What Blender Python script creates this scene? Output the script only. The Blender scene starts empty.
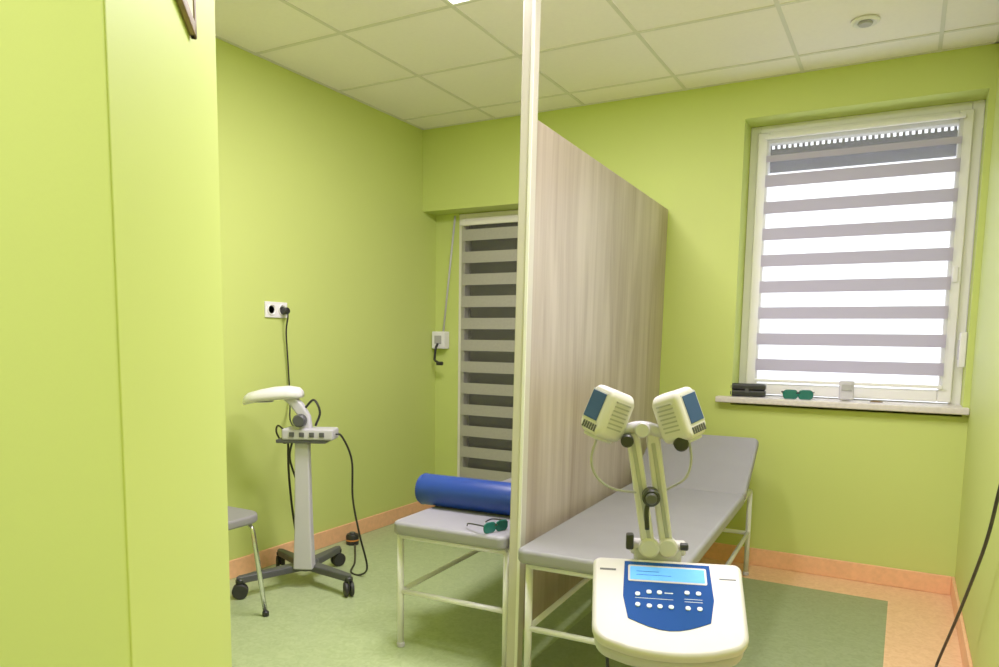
import bpy, bmesh, math, random
from mathutils import Vector, Matrix
random.seed(3)
sc=bpy.context.scene
sc.view_settings.view_transform='Standard'
sc.view_settings.look='None'
sc.view_settings.gamma=1.13
sc.view_settings.exposure=0.36
I4=Matrix.Identity(4)

# ---------------------------------------------------------------- materials
def new_mat(name):
    m=bpy.data.materials.new(name); m.use_nodes=True
    nt=m.node_tree; b=nt.nodes['Principled BSDF']
    return m,nt,b
def mat(name,col,rough=.5,metal=0.,var=.04,scale=8.,bump=0.,bscale=200.,spec=.5,emis=0.):
    m,nt,b=new_mat(name)
    tc=nt.nodes.new('ShaderNodeTexCoord')
    n=nt.nodes.new('ShaderNodeTexNoise'); n.inputs['Scale'].default_value=scale; n.inputs['Detail'].default_value=3
    nt.links.new(tc.outputs['Object'],n.inputs['Vector'])
    r=nt.nodes.new('ShaderNodeValToRGB')
    c0=[max(0,c*(1-var)) for c in col]; c1=[min(1,c*(1+var)) for c in col]
    r.color_ramp.elements[0].position=.3; r.color_ramp.elements[1].position=.7
    r.color_ramp.elements[0].color=(*c0,1); r.color_ramp.elements[1].color=(*c1,1)
    nt.links.new(n.outputs['Fac'],r.inputs['Fac']); nt.links.new(r.outputs['Color'],b.inputs['Base Color'])
    b.inputs['Roughness'].default_value=rough; b.inputs['Metallic'].default_value=metal
    b.inputs['Specular IOR Level'].default_value=spec
    if bump>0:
        n2=nt.nodes.new('ShaderNodeTexNoise'); n2.inputs['Scale'].default_value=bscale
        nt.links.new(tc.outputs['Object'],n2.inputs['Vector'])
        bp=nt.nodes.new('ShaderNodeBump'); bp.inputs['Strength'].default_value=bump; bp.inputs['Distance'].default_value=.002
        nt.links.new(n2.outputs['Fac'],bp.inputs['Height']); nt.links.new(bp.outputs['Normal'],b.inputs['Normal'])
    if emis>0:
        b.inputs['Emission Color'].default_value=(*col,1); b.inputs['Emission Strength'].default_value=emis
    return m

M_wall=mat('green_paint',(.560,.648,.180),.55,var=.012,scale=1.5,bump=.06,bscale=180,spec=.3)
M_tile=mat('ceiling_tile',(.96,.90,.92),.9,var=.012,scale=60,bump=.15,bscale=260,spec=.1)
M_grid=mat('ceiling_grid_metal',(.73,.70,.68),.5,var=.01)
M_base=mat('orange_linoleum',(.88,.47,.25),.45,var=.06,scale=40)
M_white=mat('white_pvc',(.84,.82,.82),.35,var=.01)
M_white2=mat('white_enamel',(.84,.82,.86),.3,var=.01)
M_door=mat('door_frame_pvc',(.80,.76,.70),.4,var=.01)
M_grey=mat('grey_vinyl',(.30,.292,.335),.5,var=.03,bump=.1,bscale=300)
M_blue=mat('blue_vinyl',(.007,.045,.32),.4,var=.06,scale=20,bump=.1)
M_black=mat('black_plastic',(.015,.015,.017),.4,var=.05)
M_rubber=mat('black_rubber',(.02,.02,.02),.6,var=.05)
M_dgrey=mat('dark_grey_plastic',(.07,.07,.08),.45,var=.05)
M_lgrey=mat('light_grey_plastic',(.54,.52,.59),.4,var=.02)
M_cream=mat('cream_plastic',(.66,.62,.66),.4,var=.01)
M_devgrey=mat('device_grey',(.38,.37,.39),.4,var=.02)
M_bluep=mat('blue_panel',(.010,.065,.34),.7,var=.03,spec=.12)
M_facep=mat('blue_grey_face',(.03,.07,.20),.5,var=.05,spec=.2)
M_lcd=mat('lcd_screen',(.10,.38,.95),.5,var=.05,scale=60,emis=.4,spec=.2)
M_btn=mat('button_white',(.6,.72,.90),.4,var=.01)
M_chrome=mat('chrome',(.75,.75,.75),.18,1.,var=.02)
M_sill=mat('sill_stone',(.70,.64,.63),.3,var=.07,scale=50)
M_post=mat('post_aluminium',(.62,.57,.55),.4,.1,var=.01)
M_teal=mat('teal_lens',(.01,.14,.12),.15,var=.05)
M_brown=mat('brown_frame_wood',(.20,.12,.05),.5,var=.2,scale=30)
M_paper=mat('picture_paper',(.62,.60,.45),.7,var=.2,scale=12)
M_seat=mat('grey_seat',(.25,.24,.26),.5,var=.04)
M_shut=mat('shutter_slat',(.08,.08,.12),.6,var=.03)
M_shutd=mat('door_shutter',(.10,.10,.09),.7,var=.1)
M_orng=mat('orange_label',(.7,.25,.05),.5)

def wood():
    m,nt,b=new_mat('grey_oak_laminate')
    tc=nt.nodes.new('ShaderNodeTexCoord')
    def noise(sc3,s,det,dist):
        mp=nt.nodes.new('ShaderNodeMapping'); mp.inputs['Scale'].default_value=sc3
        nt.links.new(tc.outputs['Object'],mp.inputs['Vector'])
        n=nt.nodes.new('ShaderNodeTexNoise'); n.inputs['Scale'].default_value=s; n.inputs['Detail'].default_value=det; n.inputs['Distortion'].default_value=dist
        nt.links.new(mp.outputs[0],n.inputs['Vector']); return n
    a=noise((4.5,4.5,.6),1.3,5,1.1); c=noise((26,26,.7),1.5,4,.2)
    mx=nt.nodes.new('ShaderNodeMix'); mx.data_type='FLOAT'; mx.inputs[0].default_value=.3
    nt.links.new(a.outputs['Fac'],mx.inputs[2]); nt.links.new(c.outputs['Fac'],mx.inputs[3])
    r=nt.nodes.new('ShaderNodeValToRGB'); e=r.color_ramp.elements
    e[0].position=.36; e[0].color=(.335,.25,.22,1); e[1].position=.64; e[1].color=(.54,.445,.42,1)
    nt.links.new(mx.outputs[0],r.inputs['Fac']); nt.links.new(r.outputs['Color'],b.inputs['Base Color'])
    b.inputs['Roughness'].default_value=.35
    return m
M_wood=wood()

def floormat():
    m,nt,b=new_mat('green_linoleum')
    L=nt.links.new
    g=nt.nodes.new('ShaderNodeNewGeometry'); sep=nt.nodes.new('ShaderNodeSeparateXYZ'); L(g.outputs['Position'],sep.inputs[0])
    n=nt.nodes.new('ShaderNodeTexNoise'); n.inputs['Scale'].default_value=30; n.inputs['Detail'].default_value=6; n.inputs['Distortion'].default_value=1.5
    L(g.outputs['Position'],n.inputs['Vector'])
    def ramp(a,c):
        r=nt.nodes.new('ShaderNodeValToRGB'); r.color_ramp.elements[0].position=.35; r.color_ramp.elements[1].position=.65
        r.color_ramp.elements[0].color=(*a,1); r.color_ramp.elements[1].color=(*c,1); L(n.outputs['Fac'],r.inputs['Fac']); return r
    light=ramp((.35,.43,.21),(.43,.51,.27)); dark=ramp((.235,.285,.145),(.29,.345,.19)); orange=ramp((.78,.45,.24),(.88,.55,.32))
    def gt(sock,v):
        k=nt.nodes.new('ShaderNodeMath'); k.operation='GREATER_THAN'; k.inputs[1].default_value=v; L(sock,k.inputs[0]); return k.outputs[0]
    def mth(op,a,c):
        k=nt.nodes.new('ShaderNodeMath'); k.operation=op; L(a,k.inputs[0]); L(c,k.inputs[1]); return k.outputs[0]
    def mix(f,a,c):
        k=nt.nodes.new('ShaderNodeMix'); k.data_type='RGBA'; L(f,k.inputs['Factor']); L(a,k.inputs[6]); L(c,k.inputs[7]); return k.outputs[2]
    right=gt(sep.outputs[0],-1.24)
    border=mth('MAXIMUM',gt(sep.outputs[0],0.0),mth('MULTIPLY',gt(sep.outputs[1],4.07),right))
    c=mix(right,light.outputs[0],dark.outputs[0]); c=mix(border,c,orange.outputs[0])
    L(c,b.inputs['Base Color']); b.inputs['Roughness'].default_value=.38
    return m
M_floor=floormat()

def sheer(name,col,f,trf=.5):
    m,nt,b=new_mat(name); L=nt.links.new
    out=nt.nodes['Material Output']
    t=nt.nodes.new('ShaderNodeBsdfTransparent'); tr=nt.nodes.new('ShaderNodeBsdfTranslucent'); d=nt.nodes.new('ShaderNodeBsdfDiffuse')
    tr.inputs[0].default_value=(*col,1); d.inputs[0].default_value=(*col,1)
    a=nt.nodes.new('ShaderNodeMixShader'); L(d.outputs[0],a.inputs[1]); L(tr.outputs[0],a.inputs[2]); a.inputs[0].default_value=trf
    k=nt.nodes.new('ShaderNodeMixShader'); k.inputs[0].default_value=f; L(a.outputs[0],k.inputs[1]); L(t.outputs[0],k.inputs[2])
    L(k.outputs[0],out.inputs[0]); return m
M_sheer=sheer('sheer_mesh_white',(.50,.50,.58),.68,.30)
M_sheerd=sheer('sheer_mesh_dark',(.22,.21,.20),.5)
M_solid=sheer('blind_fabric_grey',(.45,.41,.53),0.0,.10)
M_solidd=mat('blind_fabric_beige',(.38,.36,.31),.8,var=.05,scale=60)
def glass():
    m,nt,b=new_mat('window_glass'); L=nt.links.new; out=nt.nodes['Material Output']
    t=nt.nodes.new('ShaderNodeBsdfTransparent'); g=nt.nodes.new('ShaderNodeBsdfGlossy'); g.inputs['Roughness'].default_value=.02
    k=nt.nodes.new('ShaderNodeMixShader'); k.inputs[0].default_value=.05; L(t.outputs[0],k.inputs[1]); L(g.outputs[0],k.inputs[2]); L(k.outputs[0],out.inputs[0]); return m
M_glass=glass()
def emit(name,col,s):
    m,nt,b=new_mat(name); b.inputs['Base Color'].default_value=(*col,1)
    b.inputs['Emission Color'].default_value=(*col,1); b.inputs['Emission Strength'].default_value=s; return m
M_led=emit('led_diffuser',(1,.97,.95),4.)

# ---------------------------------------------------------------- mesh helpers
def finish(name,bm,m,parent=None,smooth=False,bevel=0,seg=2):
    bmesh.ops.recalc_face_normals(bm,faces=bm.faces[:])
    me=bpy.data.meshes.new(name); bm.to_mesh(me); bm.free()
    if m: me.materials.append(m)
    o=bpy.data.objects.new(name,me); sc.collection.objects.link(o)
    if parent: o.parent=parent
    if bevel>0:
        md=o.modifiers.new('bevel','BEVEL'); md.width=bevel; md.segments=seg; md.limit_method='ANGLE'; md.angle_limit=math.radians(40)
    if smooth or bevel>0:
        for p in me.polygons: p.use_smooth=True
        if not smooth or bevel>0:
            w=o.modifiers.new('wn','WEIGHTED_NORMAL'); w.keep_sharp=True
    return o
def empty(name,M=I4):
    e=bpy.data.objects.new(name,None); e.empty_display_size=.1; sc.collection.objects.link(e); e.matrix_world=M; return e
def add_box(bm,lo,hi,M=I4):
    vs=[bm.verts.new(M@Vector((x,y,z))) for z in (lo[2],hi[2]) for y in (lo[1],hi[1]) for x in (lo[0],hi[0])]
    for f in ((0,1,3,2),(4,6,7,5),(0,4,5,1),(2,3,7,6),(0,2,6,4),(1,5,7,3)): bm.faces.new([vs[i] for i in f])
def boxes(name,lst,m,parent=None,bevel=0,M=I4,seg=2):
    bm=bmesh.new()
    for lo,hi in lst: add_box(bm,lo,hi,M)
    return finish(name,bm,m,parent,bevel=bevel,seg=seg)
def box(name,lo,hi,m,parent=None,bevel=0,M=I4,seg=2): return boxes(name,[(lo,hi)],m,parent,bevel,M,seg)
def cbox(name,c,s,m,parent=None,bevel=0,R=I4,seg=2):
    M=Matrix.Translation(c)@R; h=[k/2 for k in s]
    return box(name,[-k for k in h],h,m,parent,bevel,M,seg)
def prism(name,pts,z0,z1,m,parent=None,bevel=0,M=I4,seg=3):
    bm=bmesh.new()
    a=[bm.verts.new(M@Vector((x,y,z0))) for x,y in pts]; b=[bm.verts.new(M@Vector((x,y,z1))) for x,y in pts]
    bm.faces.new(a[::-1]); bm.faces.new(b); n=len(pts)
    for i in range(n): bm.faces.new((a[i],a[(i+1)%n],b[(i+1)%n],b[i]))
    return finish(name,bm,m,parent,bevel=bevel,seg=seg)
def rrect(w,h,r,n=6,cx=0,cy=0):
    p=[]
    for (sx,sy,a0) in ((1,1,0),(-1,1,90),(-1,-1,180),(1,-1,270)):
        for i in range(n+1):
            a=math.radians(a0+90*i/n); p.append((cx+sx*(w/2-r)+r*math.cos(a),cy+sy*(h/2-r)+r*math.sin(a)))
    return p
def catmull(P,k=8):
    P=[Vector(p) for p in P]
    if len(P)<3: return P
    Q=[P[0]*2-P[1]]+P+[P[-1]*2-P[-2]]; out=[]
    for i in range(1,len(Q)-2):
        for j in range(k):
            t=j/k; a,b,c,d=Q[i-1],Q[i],Q[i+1],Q[i+2]
            out.append(.5*((2*b)+(c-a)*t+(2*a-5*b+4*c-d)*t*t+(3*b-a-3*c+d)*t**3))
    out.append(P[-1]); return out
def fillet(P,r,k=5):
    P=[Vector(p) for p in P]; out=[P[0]]
    for i in range(1,len(P)-1):
        a=(P[i-1]-P[i]); b=(P[i+1]-P[i]); rr=min(r,a.length*.45,b.length*.45)
        s=P[i]+a.normalized()*rr; e=P[i]+b.normalized()*rr
        for j in range(k+1):
            t=j/k; out.append(s*(1-t)**2+P[i]*2*t*(1-t)+e*t*t)
    out.append(P[-1]); return out
def add_sweep(bm,P,r,n=10,ry=None):
    P=[Vector(p) for p in P]; rings=[]; prev=None
    for i,p in enumerate(P):
        t=((P[min(i+1,len(P)-1)]-P[max(i-1,0)])).normalized()
        if prev is None:
            u=t.cross(Vector((0,0,1)));
            if u.length<.01: u=t.cross(Vector((0,1,0)))
            u.normalize()
        else:
            u=(prev-t*prev.dot(t)).normalized()
        v=t.cross(u); prev=u; rr=r(i/(len(P)-1)) if callable(r) else r
        rings.append([bm.verts.new(p+(u*math.cos(2*math.pi*k/n)+v*math.sin(2*math.pi*k/n))*rr) for k in range(n)])
    for a,b in zip(rings,rings[1:]):
        for k in range(n): bm.faces.new((a[k],a[(k+1)%n],b[(k+1)%n],b[k]))
    bm.faces.new(rings[0][::-1]); bm.faces.new(rings[-1])
def tube(name,paths,r,m,parent=None,mode='fillet',fr=.04,n=10):
    if not isinstance(paths[0][0],(tuple,list,Vector)): paths=[paths]
    bm=bmesh.new()
    for P in paths:
        Q=catmull(P) if mode=='cat' else (fillet(P,fr) if len(P)>2 else P)
        add_sweep(bm,Q,r,n)
    o=finish(name,bm,m,parent,smooth=True)
    return o
def lathe(name,prof,m,parent=None,M=I4,n=28):
    bm=bmesh.new(); rings=[]
    for r,z in prof:
        rings.append([bm.verts.new(M@Vector((max(r,1e-4)*math.cos(2*math.pi*k/n),max(r,1e-4)*math.sin(2*math.pi*k/n),z))) for k in range(n)])
    for a,b in zip(rings,rings[1:]):
        for k in range(n): bm.faces.new((a[k],a[(k+1)%n],b[(k+1)%n],b[k]))
    bm.faces.new(rings[0][::-1]); bm.faces.new(rings[-1])
    o=finish(name,bm,m,parent,smooth=True)
    md=o.modifiers.new('es','EDGE_SPLIT'); md.split_angle=math.radians(40)
    return o
def T(*a): return Matrix.Translation(a)
def R(deg,ax): return Matrix.Rotation(math.radians(deg),4,ax)
def disc(name,c,r,h,m,parent,axis='Z',n=24):
    Rm={'Z':I4,'X':R(90,'Y'),'Y':R(-90,'X')}[axis] if isinstance(axis,str) else axis
    b=min(r,h)*.2
    return lathe(name,[(r-b,-h/2),(r,-h/2+b),(r,h/2-b),(r-b,h/2)],m,parent,T(*c)@Rm,n)
def caster(parent,x,y,r,idx,yaw=0):
    Mx=T(x,y,0)@R(yaw,'Z')
    for s in (-1,1):
        lathe(f'caster_wheel_{idx}_{"a" if s>0 else "b"}',[(r*.35,-.009),(r-.004,-.009),(r,-.005),(r,.005),(r-.004,.009),(r*.35,.009)],M_rubber,parent,Mx@T(s*.014,0,r)@R(90,'Y'),20)
    box(f'caster_fork_{idx}',(-.004,-r*.5,r*.8),(.004,r*.6,r*2+.012),M_black,parent,.002,Mx)
    disc(f'caster_hood_{idx}',(x,y,r*2+.012),r*.55,.022,M_black,parent)

# ---------------------------------------------------------------- room constants
XL,XR,YB,H=-3.07,.296,4.35,2.74
YO=4.70; YF=-1.8
# shell
boxes('wall_back',[((XL,YB,2.18),(-1.75,YO,H)),((XL,4.52,0),(-2.87,YO,2.18)),((-1.85,4.52,0),(-1.75,YO,2.18)),
   ((-1.75,YB,0),(-.877,YO,H)),((-.877,YB,0),(.268,YO,.93)),((-.877,YB,2.535),(.268,YO,H)),((.268,YB,0),(XR,YO,H))],M_wall)
box('wall_left',(XL-.2,YF-.2,0),(XL,YO,H),M_wall)
box('wall_right',(XR,YF-.2,0),(XR+.2,YO,H),M_wall)
prism('wall_front',[(XL,.905),(XL,.36),(-.546,.36),(-1.07,.905)],0,H,M_wall,bevel=.006)
box('wall_entry',(XL,YF-.2,0),(XR,YF,H),M_wall)
box('floor',(XL-.2,YF-.2,-.12),(XR+.2,YO,0),M_floor)
# ceiling
box('ceiling',(XL-.2,YF-.2,H),(XR+.2,YO,H+.15),M_tile)
gx=[.046-.632*i for i in range(5)]; gy=[4.10-.632*i for i in range(10)]
g=[((x-.009,YF,H-.004),(x+.009,YB,H+.001)) for x in gx]+[((XL,y-.009,H-.0045),(XR,y+.009,H+.001)) for y in gy if y>YF]
g+=[((XL,YB-.02,H-.003),(XR,YB,H)),((XL,YF,H-.003),(XL+.02,YB,H)),((XR-.02,YF,H-.003),(XR,YB,H))]
boxes('ceiling_grid',g,M_grid)
# ceiling light panels (first is a seen luminaire, the others are added fill light)
LC=(.98,.90,.97)
def lightpanel(x0,y0,w):
    e=empty('ceiling_light_panel',T(x0+.316,y0+.316,H))
    box('diffuser',(-.29,-.29,-.008),(.29,.29,-.002),M_led,e)
    boxes('rim',[((-.304,-.304,-.010),(-.29,.304,0)),((.29,-.304,-.010),(.304,.304,0)),((-.29,-.304,-.010),(.29,-.29,0)),((-.29,.29,-.010),(.29,.304,0))],M_white,e)
    l=bpy.data.lights.new('panel_lamp','AREA'); l.energy=w; l.size=.58; l.color=LC
    o=bpy.data.objects.new('panel_lamp',l); sc.collection.objects.link(o); o.parent=e; o.location=(0,0,-.02)
lightpanel(gx[3],gy[3],36)
lightpanel(gx[1],gy[4],28)  # unseen panel added on the right as extra room light
lightpanel(gx[2],gy[8],30)  # unseen panel added over the entry to brighten the near wall face
e=empty('ceiling_vent',T(-.26,3.80,H))
lathe('flange',[(.03,-.002),(.060,-.004),(.060,-.010),(.050,-.016),(.038,-.012),(.03,-.004)],M_white2,e)
lathe('core',[(.0,-.022),(.028,-.022),(.032,-.014),(.026,-.006)],M_devgrey,e)

# baseboards
bh,bt=.10,.014
box('baseboard_left',(XL,.905,0),(XL+bt,4.52,bh),M_base,bevel=.004)
boxes('baseboard_back',[((-1.75,YB-bt,0),(XR-bt,YB,bh)),((-1.75-bt,YB-bt,0),(-1.75,4.52,bh)),((XL+bt,4.52-bt,0),(-2.88,4.52,bh))],M_base,bevel=.004)
box('baseboard_right',(XR-bt,YF,0),(XR,YB,bh),M_base,bevel=.004)
boxes('baseboard_front',[((XL+bt,.905,0),(-1.08,.905+bt,bh)),((XL,.36-bt,0),(-.56,.36,bh))],M_base,bevel=.004)

# ---------------------------------------------------------------- window
WX0,WX1,WZ0,WZ1=-.877,.268,.98,2.535
win=empty('window_1',T(-.3,4.56,1.7)); 
def W(lo,hi): # world->local
    o=Vector((-.3,4.56,1.7)); return (tuple(Vector(lo)-o),tuple(Vector(hi)-o))
def fr(x0,x1,z0,z1,w,y0,y1): return [W((x0,y0,z0),(x0+w,y1,z1)),W((x1-w,y0,z0),(x1,y1,z1)),W((x0+w,y0,z0),(x1-w,y1,z0+w)),W((x0+w,y0,z1-w),(x1-w,y1,z1))]
boxes('frame',fr(WX0,WX1,.93,WZ1,.055,4.54,4.62),M_white,win,.004)
boxes('sash',fr(WX0+.045,WX1-.045,.990,WZ1-.045,.065,4.515,4.575),M_white,win,.006)
lo,hi=W((WX0+.1,4.55,1.03),(WX1-.1,4.556,WZ1-.1)); box('glass_pane',lo,hi,M_glass,win)
lo,hi=W((WX1-.085,4.505,1.62),(WX1-.06,4.515,1.70)); box('handle_plate',lo,hi,M_white2,win,.003)
# roller shutter outside (upper part lowered)
sl=[W((WX0+.0,4.64,2.290),(WX1-.0,4.655,2.424)),W((WX0+.0,4.64,2.450),(WX1-.0,4.655,2.56)),W((WX0,4.637,2.372),(WX1,4.64,2.376))]
x=WX0+.06
while x<WX1-.06:
    sl.append(W((x,4.642,2.42),(x+.014,4.652,2.46))); x+=.030
boxes('shutter_slats',sl,M_shut,win)
# zebra blind
bl=empty('window_blind',T(-.3,4.5,1.75)); O=Vector((-.3,4.5,1.75))
BX0,BX1=-.778,.178
sol=[];she=[]
def Z2(a,b): return ((BX0-O.x,-.002,a-O.z),(BX1-O.x,-.001,b-O.z))
she.append(Z2(1.075,1.13))
for k in range(8):
    z=1.13+.15*k; sol.append(Z2(z,z+.068)); she.append(Z2(z+.068,z+.15 if k<7 else 2.32))
sol.append(Z2(2.32,2.355)); she.append(Z2(2.355,2.45))
def sheets(name,l,m,par):
    bm=bmesh.new()
    for lo,hi in l:
        v=[bm.verts.new(p) for p in ((lo[0],lo[1],lo[2]),(hi[0],lo[1],lo[2]),(hi[0],lo[1],hi[2]),(lo[0],lo[1],hi[2]))]; bm.faces.new(v)
    return finish(name,bm,m,par)
sheets('opaque_bands',sol,M_solid,bl); sheets('sheer_bands',she,M_sheer,bl)
box('bottom_bar',(BX0-O.x,-.008,1.062-O.z),(BX1-O.x,.006,1.080-O.z),M_white,bl,.003)
box('top_roller_cover',(BX0-.01-O.x,-.02,2.445-O.z),(BX1+.01-O.x,.008,2.465-O.z),M_white,bl,.004)
# sill
SZ=.980
box('window_sill',(-.955,4.285,SZ-.034),(XR-.001,4.54,SZ),M_sill,bevel=.006)
# strap winder on right reveal
e=empty('shutter_strap_winder',T(.261,4.44,1.27))
box('case',(-.026,-.035,-.09),(.006,.035,.09),M_white2,e,.006)
box('strap',(-.004,-.008,.08),(-.001,.008,1.1),M_lgrey,e)
box('slot_cover',(-.031,-.014,-.05),(-.025,.014,.05),M_lgrey,e,.002)

# ---------------------------------------------------------------- door in niche
d=empty('door_1',T(-2.36,4.56,1.09)); Od=Vector((-2.36,4.56,1.09))
def Dl(lo,hi): return (tuple(Vector(lo)-Od),tuple(Vector(hi)-Od))
DX0,DX1=-2.87,-1.85
def fr2(x0,x1,z0,z1,w,y0,y1): return [Dl((x0,y0,z0),(x0+w,y1,z1)),Dl((x1-w,y0,z0),(x1,y1,z1)),Dl((x0+w,y0,z0),(x1-w,y1,z0+w)),Dl((x0+w,y0,z1-w),(x1-w,y1,z1))]
boxes('frame',fr2(DX0,DX1,0.0,2.175,.05,4.52,4.60),M_door,d,.004)
boxes('leaf_frame',fr2(DX0+.035,DX1-.035,.03,2.14,.03,4.50,4.56),M_door,d,.005)
lo,hi=Dl((DX0+.06,4.55,.06),(DX1-.06,4.556,2.12)); box('glass_pane',lo,hi,M_glass,d)
boxes('closed_shutter',[Dl((DX0+.0,4.62,.0+.05*i),(DX1-.0,4.63,.049+.05*i)) for i in range(43)]+[Dl((DX0,4.635,0),(DX1,4.65,2.175))],M_shutd,d)  # slab behind the slats is an added backing that blocks light through gaps
b2=empty('door_blind',T(-2.36,4.485,1.09)); O=Vector((-2.36,4.485,1.09))
x0,x1=DX0+.045-O.x,DX1-.045-O.x
sol=[];she=[];z=.12
while z<2.08:
    sol.append(((x0,0,z-O.z),(x1,0,z+.078-O.z))); she.append(((x0,0,z+.078-O.z),(x1,0,min(z+.155,2.1)-O.z))); z+=.155
sheets('opaque_bands',sol,M_solidd,b2); sheets('sheer_bands',she,M_sheerd,b2)
box('bottom_bar',(x0,-.006,.105-O.z),(x1,.006,.12-O.z),M_door,b2,.003)
box('top_roller_cover',(x0,-.012,2.085-O.z),(x1,.008,2.115-O.z),M_door,b2,.003)
# crank winder
e=empty('shutter_crank_winder',T(-3.0,4.49,1.28))
box('case',(-.055,-.04,-.065),(.055,.029,.06),M_white2,e,.006)
box('face',(-.03,-.044,-.03),(.03,-.039,.03),M_devgrey,e,.002)
tube('crank',[(-.0,-.045,-.03),(.0,-.07,-.06),(-.01,-.07,-.15),(.05,-.09,-.17)],.009,M_black,e,fr=.015)
disc('crank_knob',(.05,-.09,-.17),.014,.05,M_black,e,'X')
tube('strap',[(.02,.0,.06),(.115,.0,.88)],.007,M_lgrey,e)

# ---------------------------------------------------------------- partition
ang=math.degrees(math.atan2(.084,1.95))
P=empty('partition_screen',T(-1.240,2.40,0)@R(ang,'Z')@R(.6,'Y'))
box('panel',(-.012,.0,.17),(.012,1.93,2.066),M_wood,P,.0015)
box('post',(-.028,-.045,0.002),(.020,0.0,H-.012),M_post,P,.004)
box('post_edge',(.008,-.049,0.01),(.020,-.044,H-.015),M_white,P,.001)
box('foot_rear',(-.02,1.85,0.003),(.02,1.92,.17),M_post,P,.003)
box('floor_plate',(-.05,-.06,0.003),(.045,.02,.008),M_post,P,.002)

# ---------------------------------------------------------------- treatment beds
def bed(x,y,w,L,head,yaw=ang):
    e=empty('treatment_bed',T(x,y,0)@R(yaw,'Z'))
    zt=.545; th=.055
    def cushion(name,w,l,M):
        o=prism(name,rrect(w,l,.035,6,w/2,l/2),0,th,M_grey,e,bevel=.016,M=M,seg=4); return o
    if head:
        fl=L-.50
        cushion('seat_cushion',w,fl,T(0,0,zt-th))
        cushion('head_cushion',w,.50,T(0,fl+.015,zt-th)@R(29,'X'))
        tube('head_supports',[[(.08,fl+.02,.465),(.08,fl+.40,.67)],[(w-.08,fl+.02,.465),(w-.08,fl+.40,.67)],[(.08,fl+.36,.465),(.08,fl+.30,.62)],[(w-.08,fl+.36,.465),(w-.08,fl+.30,.62)]],.009,M_white2,e)
    else:
        cushion('seat_cushion',w,L,T(0,0,zt-th))
    i=.035; x0,x1,y0,y1=(i if head else .015),w-(i if head else .012),.05,L-.06; zr=.24; zf=zt-th-.014
    tube('frame_upper',[[(x0,y0,zf),(x1,y0,zf)],[(x0,y1,zf),(x1,y1,zf)],[(x0,y0,zf),(x0,y1,zf)],[(x1,y0,zf),(x1,y1,zf)]],.0125,M_white2,e)
    tube('legs',[[(a,b,.012),(a,b,zf)] for a in (x0,x1) for b in (y0,y1)],.0135,M_white2,e,n=14)
    tube('frame_lower',[[(x0,y0,zr),(x1,y0,zr)],[(x0,y1,zr),(x1,y1,zr)],[(x0,y0,zr),(x0,y1,zr)],[(x1,y0,zr),(x1,y1,zr)]],.011,M_white2,e)
    for k,(a,b) in enumerate([(a,b) for a in (x0,x1) for b in (y0,y1)]):
        disc(f'foot_cap_{k+1}',(a,b,.010),.017,.02,M_lgrey,e)
    return e
bed(-1.79,2.32,.515,1.92,False)
bed(-1.175,2.24,.585,1.92,True)

# blue bolster on left bed
e=empty('bolster_roll',T(-1.605,2.66,.545+.070)@R(ang,'Z'))
lathe('roll',[(.0,-.265),(.054,-.265),(.065,-.258),(.069,-.245),(.069,.245),(.065,.258),(.054,.265),(.0,.265)],M_blue,e,R(90,'Y'),40)
tube('end_seam',[[(s*.246,.0695*math.cos(t*.2618),.0695*math.sin(t*.2618)) for t in range(25)] for s in (-1,1)],.0018,M_blue,e,n=6)

def goggles(M,s0=1):
    M=M@Matrix.Scale(s0,4)
    e=empty('laser_goggles',M)
    for s in (-1,1):
        prism(f'lens_{"a" if s<0 else "b"}',rrect(.062,.042,.016,5,s*.036,0),-.003,.003,M_teal,e,.002,R(90,'X')@T(0,.022,0))
        tube(f'rim_{"a" if s<0 else "b"}',[[(p[0],0,p[1]+.022) for p in rrect(.066,.044,.017,4,s*.036,0)+[rrect(.066,.044,.017,4,s*.036,0)[0]]]],.0035,M_teal,e,n=8)
        tube(f'temple_{"a" if s<0 else "b"}',[(s*.07,0,.034),(s*.076,.03,.034),(s*.07,.11,.024),(s*.055,.14,.006)],.0035,M_black,e,'cat')
    tube('bridge',[(-.008,0,.028),(0,-.004,.033),(.008,0,.028)],.0035,M_black,e,'cat')
    return e
goggles(T(-1.345,2.40,.548)@R(70,'Z'),.85)
goggles(T(-.515,4.345,SZ+.002)@R(10,'Z'),1.1)

# items on sill
e=empty('glasses_case',T(-.795,4.39,SZ+.001)@R(4,'Z'))
box('base',(-.10,-.034,0),(.10,.034,.036),M_black,e,.008); box('lid',(-.10,-.034,.037),(.10,.034,.074),M_black,e,.010)
box('clasp',(-.012,-.037,.024),(.012,-.033,.046),M_dgrey,e,.001)
e=empty('thermostat_clock',T(-.275,4.40,SZ+.002)@R(8,'Z'))
cbox('body',(0,0,.056),(.076,.02,.106),M_lgrey,e,.008,R(-10,'X')); cbox('display',(0,-.012,.072),(.052,.003,.034),M_devgrey,e,.001,R(-10,'X'))
box('stand',(-.02,-.005,0),(.02,.035,.006),M_white2,e,.002)
e=empty('hair_clip',T(-.125,4.36,SZ+.002)@R(20,'Z'))
tube('wire',[(-.03,0,.004),(-.01,.012,.008),(.015,.01,.006),(.03,-.004,.004),(.0,-.012,.004),(-.03,0,.004)],.003,M_brown,e,'cat',n=8)

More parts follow.
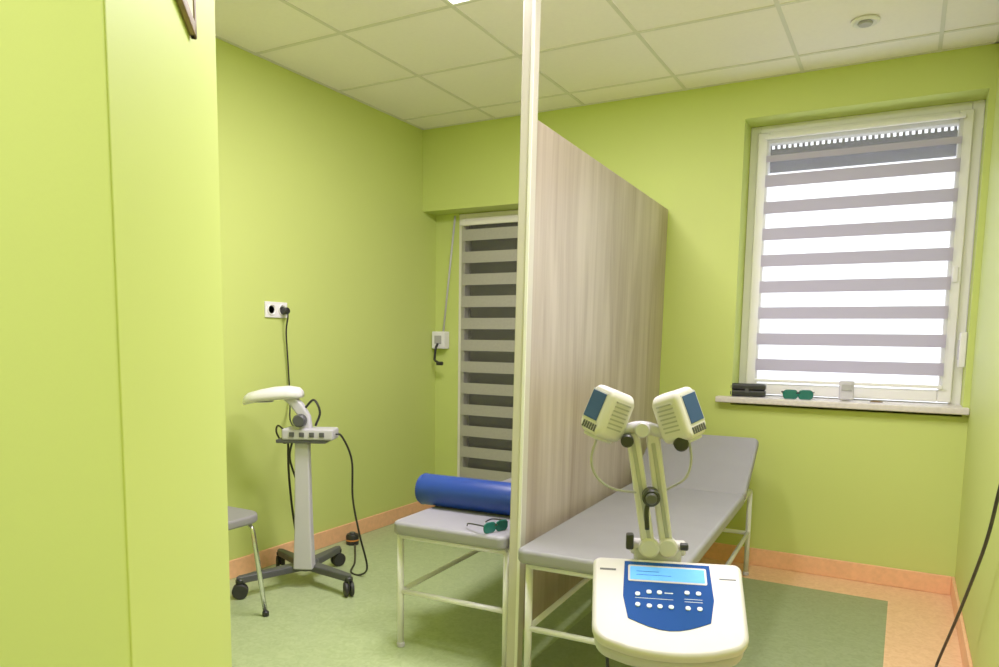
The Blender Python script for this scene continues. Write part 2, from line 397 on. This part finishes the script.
# ---------------------------------------------------------------- foreground laser unit
e=empty('therapy_laser_console',T(-.462,1.675,0)@R(20,'Z'))
C=T(0,0,.635)@R(31,'X')
hw_t,hw_b=.183,.178
pts=[]
for i in range(7):
    a=math.radians(0+90*i/6); pts.append((hw_t-.02+.02*math.cos(a),.145-.02+.02*math.sin(a)))
for i in range(7):
    a=math.radians(90+90*i/6); pts.append((-hw_t+.02+.02*math.cos(a),.145-.02+.02*math.sin(a)))
for i in range(7):
    a=math.radians(180+75*i/6); pts.append((-hw_b+.055+.055*math.cos(a),-.110+.055+.055*math.sin(a)-.01))
for i in range(1,8):
    u=-1+2*i/8; pts.append((u*.13,-.123-.020*(1-u*u)))
for i in range(7):
    a=math.radians(285+75*i/6); pts.append((hw_b-.055+.055*math.cos(a),-.110+.055+.055*math.sin(a)-.01))
prism('housing_top',pts,0,.030,M_cream,e,.012,C,4)
prism('housing_bottom',[(x*.97,y*.97) for x,y in pts],-.045,-.002,M_lgrey,e,.014,C,4)
bp=[(.104,.130),(-.104,.130),(-.107,.02),(-.095,-.045)]+[(-.095+ .19*i/8,-.045-.03*math.sin(math.pi*i/8)) for i in range(1,8)]+[(.095,-.045),(.107,.02)]
prism('keypad',bp,.0302,.0318,M_bluep,e,0,C)
prism('screen_bezel',rrect(.190,.052,.004,3,0,.092),.0318,.0328,M_lgrey,e,0,C)
prism('screen',rrect(.180,.042,.002,3,0,.092),.0328,.0334,M_lcd,e,0,C)
boxes('screen_text',[((-.075,.097,.0334),(-.02,.0985,.0336)),((-.075,.086,.0334),(.01,.0872,.0336))],M_bluep,e,0,C)
k=0
for (x,y) in [(-.072,.026),(-.045,.034),(-.020,.034),(-.072,-.006),(-.045,-.008),(-.020,-.008),(.006,-.008),(.045,.038),(.072,.038),(.045,-.008),(.072,-.008)]:
    k+=1; prism(f'button_{k}',rrect(.012,.011,.0050,4,x,y),.0318,.0345,M_btn,e,0,C)
boxes('keypad_lines',[((-.078,.0145,.0318),(.012,.0155,.0321)),((.038,.0195,.0318),(.080,.0205,.0321)),((.038,.0115,.0318),(.080,.0125,.0321)),((-.008,.033,.0318),(.012,.0355,.0321))],M_btn,e,0,C)
boxes('printed_labels',[((-.165,.098,.0302),(-.125,.104,.0306)),((.125,.088,.0302),(.165,.092,.0306))],M_dgrey,e,0,C)
# hinge block & arms
cbox('hinge_block',(-.02,.150,.735),(.12,.05,.05),M_lgrey,e,.012)
disc('hinge_pin',(-.02,.150,.755),.020,.14,M_cream,e,'X')
def arm(name,p0,p1,w,th,m):
    p0=Vector(p0);p1=Vector(p1);z=(p1-p0);L=z.length;z.normalize();y=Vector((0,1,0));x=y.cross(z).normalized();y=z.cross(x)
    Mx=Matrix((( x.x,y.x,z.x,p0.x),(x.y,y.y,z.y,p0.y),(x.z,y.z,z.z,p0.z),(0,0,0,1)))
    return box(name,(-w/2,-th/2,0),(w/2,th/2,L),m,e,.007,Mx,3)
arm('arm_left',(-.043,.13,.75),(-.095,.12,1.055),.034,.026,M_cream)
arm('arm_left_groove',(-.043,.116,.78),(-.093,.106,1.03),.010,.004,M_devgrey)
arm('arm_right',(.003,.14,.75),(-.045,.13,1.055),.034,.026,M_cream)
arm('arm_right_groove',(.003,.126,.78),(-.043,.116,1.03),.010,.004,M_devgrey)
disc('arm_base_left',(-.043,.125,.76),.026,.034,M_cream,e,'Y'); disc('arm_base_right',(.003,.135,.76),.026,.034,M_cream,e,'Y')
disc('clamp_knob',(-.045,.085,.90),.022,.045,M_black,e,'Y'); disc('clamp_knob_cap',(-.045,.060,.90),.014,.02,M_dgrey,e,'Y')
tube('clamp_lever',[(-.045,.08,.90),(-.055,.07,.87),(-.052,.07,.82)],.006,M_black,e,'cat')
cbox('side_latch',(-.092,.13,.772),(.020,.03,.040),M_black,e,.005); disc('side_knob',(.045,.13,.765),.010,.020,M_black,e,'X')
# cross bar and pivots
tube('cross_bar',[(-.150,.12,1.045),(-.11,.12,1.062),(-.072,.12,1.070),(-.034,.12,1.062),(.006,.12,1.045)],.015,M_lgrey,e,'cat',n=14)
disc('pivot_left',(-.108,.092,1.038),.016,.04,M_black,e,'Y'); disc('pivot_right',(.022,.092,1.036),.018,.05,M_black,e,'Y')
disc('pivot_centre',(-.072,.105,1.065),.020,.035,M_lgrey,e,'Y')
for s,cx,nm in ((-1,-.158,'left'),(1,.016,'right')):
    Mh=T(cx,.11,1.102)@R(-s*18,'Y')@R(s*50,'Z')@R(-4,'X')@Matrix.Scale(.78,4)
    prof=[(-.046,-.078),(.040,-.078),(.056,-.05),(.056,.055),(.040,.080),(-.034,.080),(-.052,.055),(-.056,-.05)]
    if s<0: prof=[(-x,y) for x,y in prof][::-1]
    o=prism(f'head_{nm}_shell',prof,-.055,.055,M_cream,e,.016,R(90,'X'),4); o.matrix_local=Mh
    cbox(f'head_{nm}_blue_panel',(0,0,0),(.070,.004,.090),M_facep,e,.0015,I4).matrix_local=Mh@T(s*.008,-.056,.012)
    cbox(f'head_{nm}_panel_rim',(0,0,0),(.078,.003,.100),M_lgrey,e,.001,I4).matrix_local=Mh@T(s*.008,-.0545,.012)
    o=boxes(f'head_{nm}_vents',[((-.030+.012*i,-.058,-.066),(-.024+.012*i,-.054,-.044)) for i in range(6)],M_dgrey,e); o.matrix_local=Mh
    sx=-s
    o=boxes(f'head_{nm}_side_slots',[((sx*.055-.002,-.03,-.04+.014*i),(sx*.055+.002,.03,-.035+.014*i)) for i in range(7)],M_devgrey,e); o.matrix_local=Mh
    o=prism(f'head_{nm}_applicator',rrect(.07,.08,.014),-.088,-.076,M_lgrey,e,.004); o.matrix_local=Mh
tube('head_cable_left',[(-.178,.10,1.055),(-.195,.09,.99),(-.180,.08,.945),(-.14,.09,.915),(-.09,.11,.905),(-.06,.13,.90)],.0032,M_devgrey,e,'cat')
tube('head_cable_right',[(.042,.12,1.055),(.052,.12,.99),(.040,.12,.945),(.01,.13,.92),(-.02,.14,.90)],.0032,M_devgrey,e,'cat')
# pedestal
disc('column',(0,.03,.35),.028,.50,M_lgrey,e); disc('column_collar',(0,.03,.13),.05,.10,M_cream,e)
for i in range(5):
    a=math.radians(72*i+18); x,y=.27*math.cos(a),.03+.27*math.sin(a)
    arm(f'base_leg_{i+1}',(0,.03,.10),(x,y,.085),.045,.03,M_lgrey); caster(e,x,y,.03,i+1,72*i)
tube('mains_cable',[(-.10,.02,.57),(-.14,.03,.5),(-.10,.10,.3),(-.05,.2,.1),(.0,.33,.008),(.08,.5,.006)],.0045,M_black,e,'cat')

# ---------------------------------------------------------------- lamp trolley at the left wall
cx,cy=-2.645,2.71
e=empty('phototherapy_lamp_trolley',T(cx,cy,0))
wh=[(-2.79-cx,2.42-cy),(-2.36-cx,2.72-cy),(-2.74-cx,3.07-cy),(-2.97-cx,2.86-cy)]
hub=(-.04,.06,.095)
for i,(x,y) in enumerate(wh):
    p0=Vector(hub);p1=Vector((x,y,.085))
    dz=(p1-p0); L=dz.length; a=math.atan2(dz.y,dz.x)
    Mx=T(*p0)@R(math.degrees(a),'Z')
    prism(f'base_leg_{i+1}',[(0,-.035),(L,-.018),(L+.02,0),(L,.018),(0,.035)],-.018,.018,M_dgrey,e,.006,Mx)
    caster(e,x,y,.038,i+1,math.degrees(a)+60)
disc('hub',(-.04,.06,.10),.06,.05,M_dgrey,e)
yaw=28
Rz=R(yaw,'Z')
def slab(name,sec,m,bev=.008):
    bm=bmesh.new(); rings=[]
    for (c,w,dp) in sec:
        c=Vector(c); rr=[]
        for sx,sy in ((-1,-1),(1,-1),(1,1),(-1,1)):
            rr.append(bm.verts.new(c+(Rz.to_3x3()@Vector((sx*w/2,sy*dp/2,0)))))
        rings.append(rr)
    for a,b in zip(rings,rings[1:]):
        for k in range(4): bm.faces.new((a[k],a[(k+1)%4],b[(k+1)%4],b[k]))
    bm.faces.new(rings[0][::-1]); bm.faces.new(rings[-1])
    return finish(name,bm,m,e,bevel=bev,seg=3)
slab('column',[((.0,0,.10),.10,.07),((.0,0,.30),.085,.06),((0,0,.60),.075,.05),((0,0,.80),.07,.05)],M_lgrey)
o=boxes('control_box',[((-.09,-.06,-.028),(.17,.06,.028))],M_lgrey,e,.010); o.matrix_local=T(0,0,.80)@Rz
o=boxes('control_box_underside',[((-.12,-.055,-.045),(.13,.05,-.027))],M_dgrey,e,.004); o.matrix_local=T(0,0,.80)@Rz
o=boxes('control_box_knobs',[((-.05+.05*i,-.066,-.012),(-.025+.05*i,-.058,.012)) for i in range(4)],M_dgrey,e,.003); o.matrix_local=T(0,0,.80)@Rz
disc('tilt_joint',(.02,-.03,.87),.032,.09,M_dgrey,e,R(yaw,'Z')@R(90,'X'))
slab('neck',[((.03,.0,.80),.06,.045),((.02,-.005,.89),.06,.045),((-.02,-.02,.95),.07,.05),((-.06,-.035,.985),.08,.05)],M_lgrey,.012)
bm=bmesh.new(); rings=[]; N=20
secs=[(.03,.025,.02,.995),(.01,.05,.035,.998),(-.04,.065,.042,.998),(-.11,.080,.042,.992),(-.18,.082,.038,.982),(-.235,.07,.036,.968),(-.258,.045,.028,.958),(-.266,.01,.008,.952)]
for x,w,h,z in secs:
    rr=[]
    for k in range(N):
        a=2*math.pi*k/N; c,s=math.cos(a),math.sin(a)
        c=math.copysign(abs(c)**.7,c); s=math.copysign(abs(s)**.8,s)
        if s<0: s*=.6
        rr.append(bm.verts.new((x,w*c,z+h*s)))
    rings.append(rr)
for a,b in zip(rings,rings[1:]):
    for k in range(N): bm.faces.new((a[k],a[(k+1)%N],b[(k+1)%N],b[k]))
bm.faces.new(rings[0][::-1]); bm.faces.new(rings[-1])
o=finish('lamp_head',bm,M_white2,e,smooth=True); o.matrix_local=T(-.015,-.02,0)@Rz
o=lathe('lamp_lens',[(.0,-.006),(.05,-.006),(.055,0),(.0,0)],M_lgrey,e,I4); o.matrix_local=T(-.02,-.02,0)@Rz@T(-.17,0,.962)
tube('cable_loop_back',[(.02,.0,.93),(.06,.02,.97),(.09,.03,.91),(.06,.03,.84)],.006,M_black,e,'cat')
tube('cable_loop_left',[(-.09,-.03,.81),(-.15,-.02,.83),(-.17,-.01,.79),(-.13,.0,.74),(-.07,.02,.77)],.005,M_black,e,'cat')
tube('cable_down',[[(-.08,-.02,.78),(-.10,.0,.6),(-.09,.01,.4),(-.07,.03,.2),(-.05,.04,.12)],[(-.06,.0,.78),(-.12,.03,.65),(-.06,.05,.45),(-.10,.05,.3),(-.06,.05,.13)]],.006,M_black,e,'cat')
tube('cable_right',[(.15,.07,.80),(.17,.10,.785),(.19,.15,.66),(.17,.18,.45),(.18,.22,.25),(.18,.28,.06),(.13,.28,.007),(.05,.30,.006),(-.05,.45,.006),(-.26,.70,.012)],.0055,M_black,e,'cat')

# outlet with plug on left wall
e=empty('wall_socket',T(XL,2.95,1.43))
box('plate',(0,-.08,-.043),(.012,.08,.043),M_white2,e,.003)
for s in (-1,1):
    lathe(f'well_{"a" if s<0 else "b"}',[(.022,0),(.030,0),(.030,.006),(.027,.008),(.023,.003)],M_white,e,T(.012,s*.04,0)@R(90,'Y'))
    disc(f'recess_{"a" if s<0 else "b"}',(.013,s*.04,0),.022,.004,M_devgrey,e,'X')
disc('plug',(.035,.04,-.004),.019,.045,M_black,e,'X')
tube('plug_cable',[(.05,.04,-.01),(.055,.04,-.04),(.03,.05,-.12),(.02,.07,-.30),(.03,.07,-.50),(.12,-.02,-.60),(.30,-.16,-.63)],.0045,M_black,e,'cat')

# small adapter on the floor
e=empty('power_adapter',T(-2.96,3.45,0))
lathe('body',[(.0,0),(.038,0),(.040,.01),(.040,.055),(.034,.065),(.0,.065)],M_black,e); lathe('label',[(.0403,.025),(.0408,.025),(.0408,.033),(.0403,.033)],M_orng,e)
disc('cap',(0,0,.07),.02,.012,M_dgrey,e)

# chair at left
e=empty('visitor_chair',T(-2.71,2.13,0)@R(90,'Z'))
prism('seat',rrect(.42,.40,.10,6),.445,.485,M_seat,e,.011,I4,3)
for s in (-1,1):
    tube(f'side_frame_{"a" if s<0 else "b"}',[(s*.19,-.20,.012),(s*.165,-.15,.435),(s*.165,.14,.435),(s*.19,.19,.012)],.011,M_chrome,e,fr=.05)
    tube(f'back_upright_{"a" if s<0 else "b"}',[(s*.165,.12,.435),(s*.17,.17,.50),(s*.17,.215,.80)],.011,M_chrome,e,fr=.06)
    for j,y in enumerate((-.20,.19)): disc(f'foot_{"a" if s<0 else "b"}_{j+1}',(s*.19,y,.012),.015,.024,M_black,e)
tube('cross_rails',[[(-.165,-.10,.435),(.165,-.10,.435)],[(-.165,.10,.435),(.165,.10,.435)]],.009,M_chrome,e)
prism('backrest',rrect(.38,.20,.06,6),-.008,.008,M_seat,e,.005,T(0,.205,.74)@R(80,'X'),3)

# cable at right wall
e=empty('wall_cable',T(XR,2.2,1.15))
box('outlet_plate',(-.010,-.04,-.04),(0,.04,.04),M_white2,e,.003); disc('plug',(-.026,0,0),.019,.035,M_black,e,'X')
tube('cable',[(-.045,0,0),(-.05,.03,-.03),(-.037,.13,-.12),(-.036,.30,-.28),(-.041,.48,-.484),(-.066,.82,-.81),(-.102,1.08,-1.10),(-.112,1.07,-1.142),(-.117,1.0,-1.144),(-.117,.7,-1.144)],.0055,M_black,e,'cat')

# picture on angled wall
dirB=Vector((-.69,.72,0)).normalized(); pc=Vector((-.546,.36,0))+dirB*.305; nrm=Vector((.72,.69,0)).normalized()
Mx=Matrix(((dirB.x,0,nrm.x,pc.x),(dirB.y,0,nrm.y,pc.y),(0,1,0,1.870),(0,0,0,1)))
e=empty('picture_frame',Mx)
w,h=.145,.20
boxes('frame',[((-w,-h,0),(-w+.018,h,.008)),((w-.018,-h,0),(w,h,.008)),((-w,-h,0),(w,-h+.018,.008)),((-w,h-.018,0),(w,h,.008))],M_brown,e,.002)
box('print',(-w+.018,-h+.018,.002),(w-.018,h-.018,.006),M_paper,e)

# ---------------------------------------------------------------- world and daylight
w=bpy.data.worlds.new('sky'); sc.world=w; w.use_nodes=True
bg=w.node_tree.nodes['Background']; bg.inputs[0].default_value=(.88,.93,1,1); bg.inputs[1].default_value=2.1
l=bpy.data.lights.new('daylight','AREA'); l.shape='RECTANGLE'; l.size=1.2; l.size_y=1.4; l.energy=6; l.color=(.9,.95,1)
o=bpy.data.objects.new('daylight',l); sc.collection.objects.link(o); o.location=(-.3,5.3,1.7); o.rotation_euler=(math.radians(-90),0,0)

# ---------------------------------------------------------------- camera
cam=bpy.data.cameras.new('camera'); co=bpy.data.objects.new('camera',cam); sc.collection.objects.link(co); sc.camera=co
f=728.3; cam.sensor_width=36; cam.sensor_fit='HORIZONTAL'; cam.lens=f/999*36
cam.shift_x=-4.3/999; cam.shift_y=86.6/999; cam.clip_start=.02
X=Vector((1333.8,100.1,-728.3)).normalized(); Y=Vector((403.2,-73.1,728.3)).normalized()
Y=(Y-X*Y.dot(X)).normalized(); Dn=Y.cross(X)
if Dn.y<0: Dn=-Dn
Z=-Dn
r=Vector((X.x,Y.x,Z.x)); u=-Vector((X.y,Y.y,Z.y)); b=-Vector((X.z,Y.z,Z.z))
co.matrix_world=Matrix(((r.x,u.x,b.x,0),(r.y,u.y,b.y,0),(r.z,u.z,b.z,1.28),(0,0,0,1)))
